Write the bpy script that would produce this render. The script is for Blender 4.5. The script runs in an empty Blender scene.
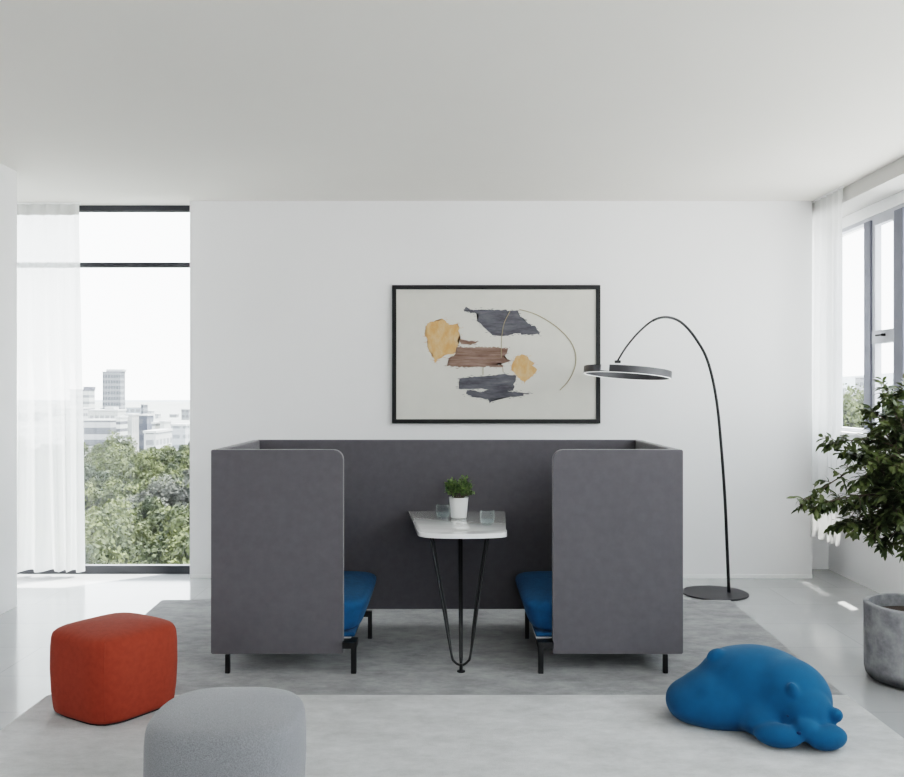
import bpy, bmesh, math, random
from mathutils import Vector, Matrix, noise, Quaternion
R = math.radians
PI = math.pi
scene = bpy.context.scene
COL = scene.collection
F = 900.0; CX = 450.0; CY = 393.0; EYE = 1.5

def P(px, py, d):
    return Vector(((px-CX)*d/F, d, EYE-(py-CY)*d/F))
def DF(py):            # depth of a floor point seen at row py
    return EYE*F/(py-CY)

# ------------------------------------------------------------------ materials
def newmat(name):
    m = bpy.data.materials.new(name); m.use_nodes = True
    nt = m.node_tree
    b = nt.nodes['Principled BSDF']
    return m, nt, b
def N(nt, t, **kw):
    n = nt.nodes.new(t)
    for k, v in kw.items():
        setattr(n, k, v)
    return n
def setin(n, **kw):
    for k, v in kw.items():
        n.inputs[k.replace('_', ' ')].default_value = v
def L(nt, a, b): nt.links.new(a, b)
def c4(c): return (c[0], c[1], c[2], 1)

def mat(name, col, rough=0.6, metal=0.0, var=0.0, vscale=8.0, bump=0.0, bscale=200.0, stretch=(1, 1, 1), sheen=0.0, spec=0.5, col2=None, detail=4.0, coat=0.0):
    m, nt, b = newmat(name)
    b.inputs['Base Color'].default_value = c4(col)
    b.inputs['Roughness'].default_value = rough
    b.inputs['Metallic'].default_value = metal
    b.inputs['Specular IOR Level'].default_value = spec
    if sheen: b.inputs['Sheen Weight'].default_value = sheen
    if coat: b.inputs['Coat Weight'].default_value = coat
    tc = N(nt, 'ShaderNodeTexCoord'); mp = N(nt, 'ShaderNodeMapping')
    mp.inputs['Scale'].default_value = stretch
    L(nt, tc.outputs['Object'], mp.inputs['Vector'])
    no = N(nt, 'ShaderNodeTexNoise'); setin(no, Scale=vscale, Detail=detail)
    L(nt, mp.outputs['Vector'], no.inputs['Vector'])
    cr = N(nt, 'ShaderNodeValToRGB')
    cA = col2 if col2 else tuple(max(0, x*(1-var)) for x in col)
    cB = col if col2 else tuple(min(1, x*(1+var)) for x in col)
    cr.color_ramp.elements[0].position = 0.3; cr.color_ramp.elements[0].color = c4(cA)
    cr.color_ramp.elements[1].position = 0.7; cr.color_ramp.elements[1].color = c4(cB)
    L(nt, no.outputs['Fac'], cr.inputs['Fac'])
    L(nt, cr.outputs['Color'], b.inputs['Base Color'])
    if bump:
        n2 = N(nt, 'ShaderNodeTexNoise'); setin(n2, Scale=bscale, Detail=2.0)
        L(nt, tc.outputs['Object'], n2.inputs['Vector'])
        bp = N(nt, 'ShaderNodeBump'); bp.inputs['Strength'].default_value = bump; bp.inputs['Distance'].default_value = 0.003
        L(nt, n2.outputs['Fac'], bp.inputs['Height']); L(nt, bp.outputs['Normal'], b.inputs['Normal'])
    return m

M = {}
M['wall'] = mat('wall_plaster', (0.84, 0.835, 0.838), 0.85, var=0.015, vscale=1.3, bump=0.08, bscale=60)
M['ceiling'] = mat('ceiling_plaster', (0.79, 0.765, 0.725), 0.9, var=0.01, vscale=1.0)
M['bulkhead'] = mat('bulkhead_grey', (0.60, 0.59, 0.575), 0.9, var=0.01)
M['lampbase'] = mat('lamp_base_metal', (0.040, 0.038, 0.043), 0.5, var=0.1)
M['trim'] = mat('trim_white', (0.88, 0.88, 0.88), 0.6, var=0.01)
M['winframe'] = mat('window_dark_metal', (0.045, 0.047, 0.055), 0.45, var=0.1)
M['greyframe'] = mat('window_grey_metal', (0.16, 0.17, 0.21), 0.45, var=0.08)
M['palframe'] = mat('window_pale_sash', (0.50, 0.51, 0.55), 0.5, var=0.05)
M['black'] = mat('black_powder_metal', (0.009, 0.009, 0.010), 0.42, var=0.1)
M['blackframe'] = mat('black_picture_frame', (0.004, 0.004, 0.005), 0.5, var=0.1)
M['booth'] = mat('charcoal_wool', (0.116, 0.110, 0.121), 0.95, var=0.06, vscale=25, bump=0.25, bscale=500, sheen=0.25)
M['boothpipe'] = mat('charcoal_piping', (0.17, 0.165, 0.185), 0.9, var=0.05)
M['blue'] = mat('blue_wool', (0.004, 0.085, 0.19), 0.92, var=0.12, vscale=30, bump=0.25, bscale=450, sheen=0.05)
M['bearblue'] = mat('blue_stretch_fabric', (0.003, 0.085, 0.19), 0.85, spec=0.3, var=0.06, vscale=20, bump=0.15, bscale=500, sheen=0.1)
M['orange'] = mat('orange_wool', (0.29, 0.056, 0.032), 0.92, var=0.08, vscale=40, bump=0.25, bscale=450, sheen=0.05, spec=0.2)
M['greyfab'] = mat('light_grey_melange', (0.215, 0.217, 0.232), 0.95, var=0.3, vscale=330, bump=0.35, bscale=500, sheen=0.25)
M['darkbase'] = mat('dark_base', (0.02, 0.018, 0.018), 0.8)
M['seatbase'] = mat('pale_seat_base', (0.5, 0.5, 0.51), 0.6)
M['table'] = mat('white_gloss_top', (0.82, 0.82, 0.82), 0.07, var=0.06, vscale=3.0, stretch=(1, 4, 1), coat=0.5)
M['ceramic'] = mat('white_ceramic', (0.82, 0.82, 0.82), 0.35)
M['soil'] = mat('soil', (0.05, 0.035, 0.025), 0.95, var=0.4, vscale=60, bump=0.6, bscale=80)
M['bark'] = mat('bark', (0.14, 0.11, 0.09), 0.9, var=0.3, vscale=30, bump=0.4, bscale=80)
M['paper'] = mat('warm_art_paper', (0.66, 0.645, 0.60), 0.8, var=0.02)
M['lampband'] = mat('lamp_dark_band', (0.06, 0.06, 0.066), 0.35, var=0.1)
M['nose'] = mat('dark_blue_stitch', (0.003, 0.03, 0.09), 0.9)

def leafmat(name, a, b, scale, rough=0.5, trans=0.25, dark=None):
    m, nt, p = newmat(name)
    tc = N(nt, 'ShaderNodeTexCoord'); no = N(nt, 'ShaderNodeTexNoise'); setin(no, Scale=scale, Detail=3.0)
    L(nt, tc.outputs['Object'], no.inputs['Vector'])
    cr = N(nt, 'ShaderNodeValToRGB'); e = cr.color_ramp.elements
    e[0].position = 0.35; e[0].color = c4(a); e[1].position = 0.68; e[1].color = c4(b)
    L(nt, no.outputs['Fac'], cr.inputs['Fac']); L(nt, cr.outputs['Color'], p.inputs['Base Color'])
    p.inputs['Roughness'].default_value = rough
    tr = N(nt, 'ShaderNodeBsdfTranslucent'); L(nt, cr.outputs['Color'], tr.inputs['Color'])
    mx = N(nt, 'ShaderNodeMixShader'); mx.inputs['Fac'].default_value = trans
    out = nt.nodes['Material Output']
    L(nt, p.outputs[0], mx.inputs[1]); L(nt, tr.outputs[0], mx.inputs[2]); L(nt, mx.outputs[0], out.inputs['Surface'])
    return m
M['leaf'] = leafmat('ficus_leaf', (0.034, 0.052, 0.021), (0.17, 0.20, 0.085), 11.0, 0.38, 0.3)
M['smallleaf'] = leafmat('succulent_leaf', (0.03, 0.075, 0.02), (0.30, 0.40, 0.16), 35.0, 0.45, 0.25)
M['treeA'] = leafmat('tree_green', (0.014, 0.022, 0.006), (0.105, 0.115, 0.038), 0.55, 0.75, 0.15)
M['treeB'] = leafmat('tree_dark_green', (0.012, 0.02, 0.008), (0.042, 0.055, 0.024), 0.5, 0.75, 0.1)
M['treeC'] = leafmat('tree_grey_twigs', (0.032, 0.033, 0.03), (0.085, 0.09, 0.072), 0.6, 0.8, 0.1)
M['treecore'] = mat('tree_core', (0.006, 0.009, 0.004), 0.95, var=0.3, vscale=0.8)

# sheer curtain
def curtainmat():
    m, nt, b = newmat('sheer_voile')
    out = nt.nodes['Material Output']
    nt.nodes.remove(b)
    tc = N(nt, 'ShaderNodeTexCoord'); w = N(nt, 'ShaderNodeTexNoise'); setin(w, Scale=14.0, Detail=2.0)
    mp = N(nt, 'ShaderNodeMapping'); mp.inputs['Scale'].default_value = (1, 1, 0.03)
    L(nt, tc.outputs['Object'], mp.inputs['Vector']); L(nt, mp.outputs['Vector'], w.inputs['Vector'])
    df = N(nt, 'ShaderNodeBsdfDiffuse'); df.inputs['Color'].default_value = (0.86, 0.86, 0.855, 1)
    tl = N(nt, 'ShaderNodeBsdfTranslucent'); tl.inputs['Color'].default_value = (0.86, 0.86, 0.855, 1)
    tp = N(nt, 'ShaderNodeBsdfTransparent'); tp.inputs['Color'].default_value = (1, 1, 1, 1)
    m1 = N(nt, 'ShaderNodeMixShader'); m1.inputs['Fac'].default_value = 0.55
    L(nt, df.outputs[0], m1.inputs[1]); L(nt, tl.outputs[0], m1.inputs[2])
    mr = N(nt, 'ShaderNodeMapRange'); mr.inputs['To Min'].default_value = 0.16; mr.inputs['To Max'].default_value = 0.36
    L(nt, w.outputs['Fac'], mr.inputs['Value'])
    m2 = N(nt, 'ShaderNodeMixShader'); L(nt, mr.outputs[0], m2.inputs['Fac'])
    L(nt, m1.outputs[0], m2.inputs[1]); L(nt, tp.outputs[0], m2.inputs[2])
    L(nt, m2.outputs[0], out.inputs['Surface'])
    return m
M['curtain'] = curtainmat()
M['hem'] = mat('voile_hem', (0.82, 0.82, 0.81), 0.9)

def panemat():
    m, nt, b = newmat('window_glass'); out = nt.nodes['Material Output']; nt.nodes.remove(b)
    tp = N(nt, 'ShaderNodeBsdfTransparent'); tp.inputs['Color'].default_value = (0.97, 0.985, 0.985, 1)
    gl = N(nt, 'ShaderNodeBsdfGlossy'); gl.inputs['Roughness'].default_value = 0.0
    mx = N(nt, 'ShaderNodeMixShader'); mx.inputs['Fac'].default_value = 0.05
    L(nt, tp.outputs[0], mx.inputs[1]); L(nt, gl.outputs[0], mx.inputs[2]); L(nt, mx.outputs[0], out.inputs['Surface'])
    return m
M['pane'] = panemat()
def glassmat(name, col, ior):
    m, nt, b = newmat(name)
    b.inputs['Base Color'].default_value = c4(col); b.inputs['Roughness'].default_value = 0.0
    b.inputs['IOR'].default_value = ior; b.inputs['Transmission Weight'].default_value = 1.0
    return m
def clearmat(name, tint, base, edge, diff):
    m, nt, b = newmat(name); out = nt.nodes['Material Output']
    tp = N(nt, 'ShaderNodeBsdfTransparent'); tp.inputs['Color'].default_value = c4(tint)
    b.inputs['Base Color'].default_value = c4(diff); b.inputs['Roughness'].default_value = 0.04
    lw = N(nt, 'ShaderNodeLayerWeight'); lw.inputs['Blend'].default_value = 0.5; pw = N(nt, 'ShaderNodeMath', operation='POWER'); pw.inputs[1].default_value = 3.0; L(nt, lw.outputs['Facing'], pw.inputs[0])
    mr = N(nt, 'ShaderNodeMapRange'); mr.inputs['To Min'].default_value = base; mr.inputs['To Max'].default_value = edge
    L(nt, pw.outputs[0], mr.inputs['Value'])
    mx = N(nt, 'ShaderNodeMixShader'); L(nt, mr.outputs[0], mx.inputs['Fac'])
    L(nt, tp.outputs[0], mx.inputs[1]); L(nt, b.outputs[0], mx.inputs[2]); L(nt, mx.outputs[0], out.inputs['Surface'])
    return m
M['glass'] = clearmat('drinking_glass', (0.95, 0.97, 0.97), 0.015, 0.55, (0.8, 0.82, 0.83))
M['water'] = clearmat('water', (0.9, 0.93, 0.94), 0.12, 0.5, (0.75, 0.77, 0.78))
def emis(name, col, s):
    m, nt, b = newmat(name)
    b.inputs['Base Color'].default_value = c4(col); b.inputs['Emission Color'].default_value = c4(col); b.inputs['Emission Strength'].default_value = s
    return m
M['led'] = emis('led_diffuser', (0.8, 0.8, 0.79), 0.25)

def floormat():
    m, nt, b = newmat('polished_floor_tiles')
    tc = N(nt, 'ShaderNodeTexCoord'); mp = N(nt, 'ShaderNodeMapping')
    mp.inputs['Location'].default_value = (0.25, 0.09, 0)
    L(nt, tc.outputs['Object'], mp.inputs['Vector'])
    br = N(nt, 'ShaderNodeTexBrick'); br.offset = 0.5
    setin(br, Scale=1.0, Mortar_Size=0.003, Mortar_Smooth=0.3, Brick_Width=1.08, Row_Height=0.54)
    br.inputs['Color1'].default_value = (0.43, 0.435, 0.44, 1); br.inputs['Color2'].default_value = (0.46, 0.463, 0.468, 1)
    br.inputs['Mortar'].default_value = (0.36, 0.365, 0.37, 1)
    L(nt, mp.outputs['Vector'], br.inputs['Vector'])
    no = N(nt, 'ShaderNodeTexNoise'); setin(no, Scale=2.2, Detail=6.0, Roughness=0.6); L(nt, tc.outputs['Object'], no.inputs['Vector'])
    mr = N(nt, 'ShaderNodeMapRange'); mr.inputs['To Min'].default_value = 0.9; mr.inputs['To Max'].default_value = 1.1
    L(nt, no.outputs['Fac'], mr.inputs['Value'])
    mx = N(nt, 'ShaderNodeVectorMath', operation='MULTIPLY'); L(nt, br.outputs['Color'], mx.inputs[0]); L(nt, mr.outputs[0], mx.inputs[1])
    L(nt, mx.outputs[0], b.inputs['Base Color'])
    m2 = N(nt, 'ShaderNodeMapRange'); m2.inputs['To Min'].default_value = 0.09; m2.inputs['To Max'].default_value = 0.19
    L(nt, no.outputs['Fac'], m2.inputs['Value']); L(nt, m2.outputs[0], b.inputs['Roughness'])
    b.inputs['Specular IOR Level'].default_value = 0.8
    return m
M['floor'] = floormat()

def rugmat(name, a, b_):
    m, nt, b = newmat(name)
    tc = N(nt, 'ShaderNodeTexCoord'); mp = N(nt, 'ShaderNodeMapping'); mp.inputs['Scale'].default_value = (1.0, 1.7, 1)
    L(nt, tc.outputs['Object'], mp.inputs['Vector'])
    no = N(nt, 'ShaderNodeTexNoise'); setin(no, Scale=3.6, Detail=12.0, Roughness=0.78); L(nt, mp.outputs['Vector'], no.inputs['Vector'])
    cr = N(nt, 'ShaderNodeValToRGB'); e = cr.color_ramp.elements
    e[0].position = 0.3; e[0].color = c4(a); e[1].position = 0.7; e[1].color = c4(b_)
    L(nt, no.outputs['Fac'], cr.inputs['Fac'])
    n3 = N(nt, 'ShaderNodeTexNoise'); setin(n3, Scale=260.0, Detail=1.0); L(nt, tc.outputs['Object'], n3.inputs['Vector'])
    mr = N(nt, 'ShaderNodeMapRange'); mr.inputs['To Min'].default_value = 0.82; mr.inputs['To Max'].default_value = 1.18
    L(nt, n3.outputs['Fac'], mr.inputs['Value'])
    mx = N(nt, 'ShaderNodeVectorMath', operation='MULTIPLY'); L(nt, cr.outputs['Color'], mx.inputs[0]); L(nt, mr.outputs[0], mx.inputs[1])
    L(nt, mx.outputs[0], b.inputs['Base Color'])
    b.inputs['Roughness'].default_value = 0.95; b.inputs['Sheen Weight'].default_value = 0.2
    bp = N(nt, 'ShaderNodeBump'); bp.inputs['Strength'].default_value = 0.5; bp.inputs['Distance'].default_value = 0.004
    L(nt, n3.outputs['Fac'], bp.inputs['Height']); L(nt, bp.outputs['Normal'], b.inputs['Normal'])
    return m
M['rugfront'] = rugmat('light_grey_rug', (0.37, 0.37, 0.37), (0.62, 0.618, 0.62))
M['rugback'] = rugmat('shadow_grey_rug', (0.13, 0.13, 0.135), (0.38, 0.378, 0.38))  # booth shadow averaged into the rug's darker base colour

def concretemat():
    m, nt, b = newmat('raw_concrete')
    tc = N(nt, 'ShaderNodeTexCoord'); no = N(nt, 'ShaderNodeTexNoise'); setin(no, Scale=9.0, Detail=8.0, Roughness=0.65)
    L(nt, tc.outputs['Object'], no.inputs['Vector'])
    cr = N(nt, 'ShaderNodeValToRGB'); e = cr.color_ramp.elements
    e[0].position = 0.33; e[0].color = (0.17, 0.17, 0.185, 1); e[1].position = 0.66; e[1].color = (0.40, 0.40, 0.41, 1)
    L(nt, no.outputs['Fac'], cr.inputs['Fac'])
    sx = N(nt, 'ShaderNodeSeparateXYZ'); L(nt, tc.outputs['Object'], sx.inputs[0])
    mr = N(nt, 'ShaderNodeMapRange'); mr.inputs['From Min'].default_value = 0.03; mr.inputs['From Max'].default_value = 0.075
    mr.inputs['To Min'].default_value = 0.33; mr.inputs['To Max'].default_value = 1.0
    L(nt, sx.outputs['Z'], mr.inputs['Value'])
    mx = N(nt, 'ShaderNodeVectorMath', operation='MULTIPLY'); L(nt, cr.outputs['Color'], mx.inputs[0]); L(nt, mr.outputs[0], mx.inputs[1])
    L(nt, mx.outputs[0], b.inputs['Base Color']); b.inputs['Roughness'].default_value = 0.75
    bp = N(nt, 'ShaderNodeBump'); bp.inputs['Strength'].default_value = 0.3; bp.inputs['Distance'].default_value = 0.006
    L(nt, no.outputs['Fac'], bp.inputs['Height']); L(nt, bp.outputs['Normal'], b.inputs['Normal'])
    return m
M['concrete'] = concretemat()

# ------------------------------------------------------------------ mesh helpers
def link(o, parent=None):
    COL.objects.link(o)
    if parent is not None: o.parent = parent
    return o
def obj(name, bm, m, parent=None, smooth=False, origin=None, normals=True):
    """one mesh object. Vertices are given in WORLD space; origin moves the pivot there."""
    me = bpy.data.meshes.new(name)
    if normals: bmesh.ops.recalc_face_normals(bm, faces=bm.faces)
    base = Vector((0, 0, 0))
    if parent is not None:
        base = parent.matrix_world.translation if False else Vector(parent['_o']) if '_o' in parent else base
        p = parent
    o_ = Vector(origin) if origin is not None else (base if parent is not None else None)
    if o_ is None:
        xs = [v.co for v in bm.verts]
        lo = Vector((min(v.x for v in xs), min(v.y for v in xs), min(v.z for v in xs)))
        hi = Vector((max(v.x for v in xs), max(v.y for v in xs), max(v.z for v in xs)))
        o_ = Vector(((lo.x+hi.x)/2, (lo.y+hi.y)/2, lo.z))
    for v in bm.verts: v.co -= o_
    if smooth:
        for f in bm.faces: f.smooth = True
    bm.to_mesh(me); bm.free()
    me.materials.append(m)
    o = bpy.data.objects.new(name, me)
    o.location = o_-base if parent is not None else o_
    o['_o'] = tuple(o_)
    link(o, parent)
    return o
def autosmooth(o, ang=40):
    me = o.data
    me.polygons.foreach_set('use_smooth', [True]*len(me.polygons))
    me.set_sharp_from_angle(angle=R(ang))
    return o
def thing(name, label, cat, loc, group=None):
    o = bpy.data.objects.new(name, None); link(o)
    o.empty_display_size = 0.1
    o.location = loc; o['_o'] = tuple(loc)
    o['label'] = label; o['category'] = cat
    if group: o['group'] = group
    return o
def tag(o, label, cat, group=None, kind=None):
    o['label'] = label; o['category'] = cat
    if group: o['group'] = group
    if kind: o['kind'] = kind
    return o
def struct(name, bm, m, parent=None, **kw):
    o = obj(name, bm, m, parent, **kw)
    if parent is None: o['kind'] = 'structure'
    return o
def BM(): return bmesh.new()
def box(bm, x0, x1, y0, y1, z0, z1, bev=0.0, seg=2):
    r = bmesh.ops.create_cube(bm, size=1.0)
    vs = r['verts']
    for v in vs:
        v.co = Vector(((x0+x1)/2+v.co.x*(x1-x0), (y0+y1)/2+v.co.y*(y1-y0), (z0+z1)/2+v.co.z*(z1-z0)))
    if bev > 0:
        es = set(e for v in vs for e in v.link_edges)
        bmesh.ops.bevel(bm, geom=list(es), offset=bev, segments=seg, profile=0.5, affect='EDGES', clamp_overlap=True)
    return bm
def bx(*a, **k): return box(BM(), *a, **k)
def prism(bm, pts, axis, a0, a1, bev=0.0, seg=3):
    """pts: 2D outline. axis 'y': pts=(x,z) ; 'z': pts=(x,y); 'x': pts=(y,z)"""
    def mk(p, a):
        if axis == 'y': return (p[0], a, p[1])
        if axis == 'z': return (p[0], p[1], a)
        return (a, p[0], p[1])
    v0 = [bm.verts.new(mk(p, a0)) for p in pts]; v1 = [bm.verts.new(mk(p, a1)) for p in pts]
    n = len(pts)
    f0 = bm.faces.new(v0); f1 = bm.faces.new(v1[::-1])
    for i in range(n):
        bm.faces.new((v0[i], v0[(i+1) % n], v1[(i+1) % n], v1[i]))
    if bev:
        es = list(set(list(f0.edges)+list(f1.edges)))
        bmesh.ops.bevel(bm, geom=es, offset=bev, segments=seg, profile=0.5, affect='EDGES', clamp_overlap=True)
    return bm
def rounded_rect(x0, x1, y0, y1, rs, n=6):
    """corner radii order: (x0,y0),(x1,y0),(x1,y1),(x0,y1)"""
    pts = []
    for (cx, cy, sx, sy, a0, r) in ((x0, y0, 1, 1, 180, rs[0]), (x1, y0, -1, 1, 270, rs[1]), (x1, y1, -1, -1, 0, rs[2]), (x0, y1, 1, -1, 90, rs[3])):
        if r <= 0: pts.append((cx, cy)); continue
        for k in range(n+1):
            a = R(a0+90*k/n)
            pts.append((cx+sx*r+math.cos(a)*r, cy+sy*r+math.sin(a)*r))
    return pts
def tube(bm, pts, r, n=10, cap=True):
    """tube along pts; r number or list"""
    pts = [Vector(p) for p in pts]
    m = len(pts); rs = r if isinstance(r, (list, tuple)) else [r]*m
    rings = []
    t = (pts[1]-pts[0]).normalized()
    up = Vector((0, 0, 1)) if abs(t.z) < 0.9 else Vector((0, 1, 0))
    nrm = t.cross(up).normalized()
    for i in range(m):
        if i == 0: tt = (pts[1]-pts[0])
        elif i == m-1: tt = (pts[-1]-pts[-2])
        else: tt = pts[i+1]-pts[i-1]
        tt.normalize()
        nrm = (nrm-tt*nrm.dot(tt))
        if nrm.length < 1e-5: nrm = tt.orthogonal()
        nrm.normalize(); bn = tt.cross(nrm)
        rings.append([bm.verts.new(pts[i]+(nrm*math.cos(2*PI*k/n)+bn*math.sin(2*PI*k/n))*rs[i]) for k in range(n)])
    for i in range(m-1):
        for k in range(n):
            bm.faces.new((rings[i][k], rings[i][(k+1) % n], rings[i+1][(k+1) % n], rings[i+1][k]))
    if cap:
        bm.faces.new(rings[0][::-1]); bm.faces.new(rings[-1])
    return bm
def lathe(bm, c, prof, n=48, closed_top=True):
    rings = []
    for (r, z) in prof:
        if r < 1e-6: rings.append([bm.verts.new((c[0], c[1], c[2]+z))])
        else: rings.append([bm.verts.new((c[0]+r*math.cos(2*PI*k/n), c[1]+r*math.sin(2*PI*k/n), c[2]+z)) for k in range(n)])
    for i in range(len(rings)-1):
        a, b = rings[i], rings[i+1]
        for k in range(n):
            k2 = (k+1) % n
            if len(a) == 1 and len(b) == 1: continue
            if len(a) == 1: bm.faces.new((a[0], b[k2], b[k]))
            elif len(b) == 1: bm.faces.new((a[k], a[k2], b[0]))
            else: bm.faces.new((a[k], a[k2], b[k2], b[k]))
    return bm
def catmull(pts, sub=8):
    pts = [Vector(p) for p in pts]; out = []
    n = len(pts)
    for i in range(n-1):
        p0 = pts[max(i-1, 0)]; p1 = pts[i]; p2 = pts[i+1]; p3 = pts[min(i+2, n-1)]
        for k in range(sub):
            t = k/sub
            out.append(0.5*((2*p1)+(p2-p0)*t+(2*p0-5*p1+4*p2-p3)*t*t+(3*p1-p0-3*p2+p3)*t*t*t))
    out.append(pts[-1]); return out

# ================================================================== SETTING
CEIL = 3.057
struct('floor', bx(-4.25, 3.42, -3.0, 7.7, -0.2, 0.0), M['floor'], origin=(0, 0, 0))
struct('ceiling', bx(-4.25, 2.99, -3.0, 7.7, CEIL, CEIL+0.25), M['ceiling'])
struct('trim_1', bx(2.99, 3.45, -3.0, 7.7, 2.947, CEIL+0.25), M['bulkhead'])       # window bulkhead
WY = 7.297
struct('wall_back', bx(-2.11, 2.935, WY, 7.67, 0, CEIL), M['wall'])
struct('wall_back', bx(2.935, 3.31, 7.66, 7.70, 0, 2.947), M['wall'])
struct('baseboard_back', bx(-2.11, 2.935, WY-0.006, WY, 0, 0.03), M['trim'])
struct('wall_left', bx(-3.165, -3.045, -3.0, 6.33, 0, CEIL), M['wall'])
struct('wall_left', bx(-4.25, -3.165, 6.21, 6.33, 0, CEIL), M['wall'])
struct('wall_left', bx(-4.25, -4.13, 6.33, 7.70, 0, CEIL), M['wall'])
struct('wall_right', bx(3.22, 3.42, -3.0, 7.66, 0, 1.16), M['wall'])
struct('wall_right', bx(3.24, 3.42, -3.0, 7.66, 2.86, 2.947), M['trim'])
struct('wall_right', bx(3.24, 3.31, 7.61, 7.66, 1.16, 2.86), M['wall'])
struct('wall_front', bx(-3.045, 0.0, -3.15, -3.0, 0, CEIL), M['wall'])
struct('wall_front', bx(2.9, 3.42, -3.15, -3.0, 0, CEIL), M['wall'])
struct('wall_front', bx(0.0, 2.9, -3.15, -3.0, 2.9, CEIL), M['wall'])
struct('wall_front', bx(0.0, 2.9, -3.15, -3.0, 0, 1.1), M['wall'])
struct('trim_2', bx(3.19, 3.42, -3.0, 7.61, 1.16, 1.185, bev=0.004), M['trim'])    # window sill board
# unseen roof overhang added to trim the sun entering the ribbon window
struct('added_overhang', bx(3.45, 3.66, -3.5, 9.0, 2.95, 3.15), M['trim'])
# window 1 (left, floor to ceiling)
w1 = thing('window_1', 'tall floor-to-ceiling window with dark frame left of the white wall', 'window', (-3.12, 7.47, 0))
w1['kind'] = 'structure'
wx0, wx1 = -4.13, -2.11
fb = BM()
box(fb, wx0, wx1, 7.47, 7.54, 0.0, 0.066); box(fb, wx0, wx1, 7.47, 7.54, 3.012, CEIL)
box(fb, wx1-0.018, wx1, 7.47, 7.54, 0.075, 3.012); box(fb, wx0, wx0+0.04, 7.47, 7.54, 0.075, 3.012)
obj('window_frame', fb, M['winframe'], w1)
obj('window_transom', bx(wx0+0.04, wx1-0.018, 7.47, 7.54, 2.548, 2.585), M['winframe'], w1)
obj('window_pane', bx(wx0+0.04, wx1-0.018, 7.502, 7.508, 0.075, 3.012), M['pane'], w1)
# window 2 (right ribbon window)
w2 = thing('window_2', 'ribbon window with blue-grey mullions above the right wall parapet', 'window', (3.28, 3.5, 1.185))
w2['kind'] = 'structure'
fb = BM()
box(fb, 3.25, 3.33, -3.0, 7.61, 1.185, 1.215); box(fb, 3.25, 3.31, -3.0, 7.61, 2.83, 2.86); box(fb, 3.25, 3.31, 7.585, 7.61, 1.215, 2.83)
obj('window_frame', fb, M['palframe'], w2)
for (a, b_) in ((6.93, 7.04), (6.43, 6.56), (5.0, 5.1), (3.6, 3.7), (2.2, 2.3), (0.8, 0.9), (-0.6, -0.5), (-2.0, -1.9)):
    obj('mullion', bx(3.235, 3.29, a, b_, 1.215, 2.83, bev=0.004), M['greyframe'], w2)
sash = BM()
box(sash, 3.25, 3.30, 6.88, 6.93, 1.215, 2.83); box(sash, 3.25, 3.30, 6.56, 6.60, 1.215, 2.83)
box(sash, 3.25, 3.30, 6.60, 6.88, 2.78, 2.83)
obj('sash_frame', sash, M['palframe'], w2)
tr = obj('sash_rail', bx(3.245, 3.30, 6.56, 6.93, 1.875, 1.975, bev=0.004), M['palframe'], w2)
hb = bx(3.215, 3.245, 6.70, 6.72, 1.925, 1.945, bev=0.004); box(hb, 3.21, 3.22, 6.70, 6.80, 1.928, 1.942, bev=0.003)
obj('window_handle', hb, M['black'], tr)
obj('window_pane', bx(3.272, 3.278, -3.0, 7.585, 1.215, 2.83), M['pane'], w2)
# unseen window added behind the camera to fill light from the front
w3 = thing('added_window_3', 'unseen glazed opening added behind the camera for front light', 'window', (1.45, -3.07, 1.1))
w3['kind'] = 'structure'
fb = BM()
for x in (0.0, 1.42, 2.84): box(fb, x, x+0.06, -3.11, -3.04, 1.1, 2.9)
box(fb, 0.06, 2.84, -3.11, -3.04, 2.84, 2.9); box(fb, 0.06, 2.84, -3.11, -3.04, 1.1, 1.16)
obj('window_frame', fb, M['winframe'], w3)
obj('window_pane', bx(0.06, 2.84, -3.08, -3.074, 1.16, 2.84), M['pane'], w3)

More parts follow.
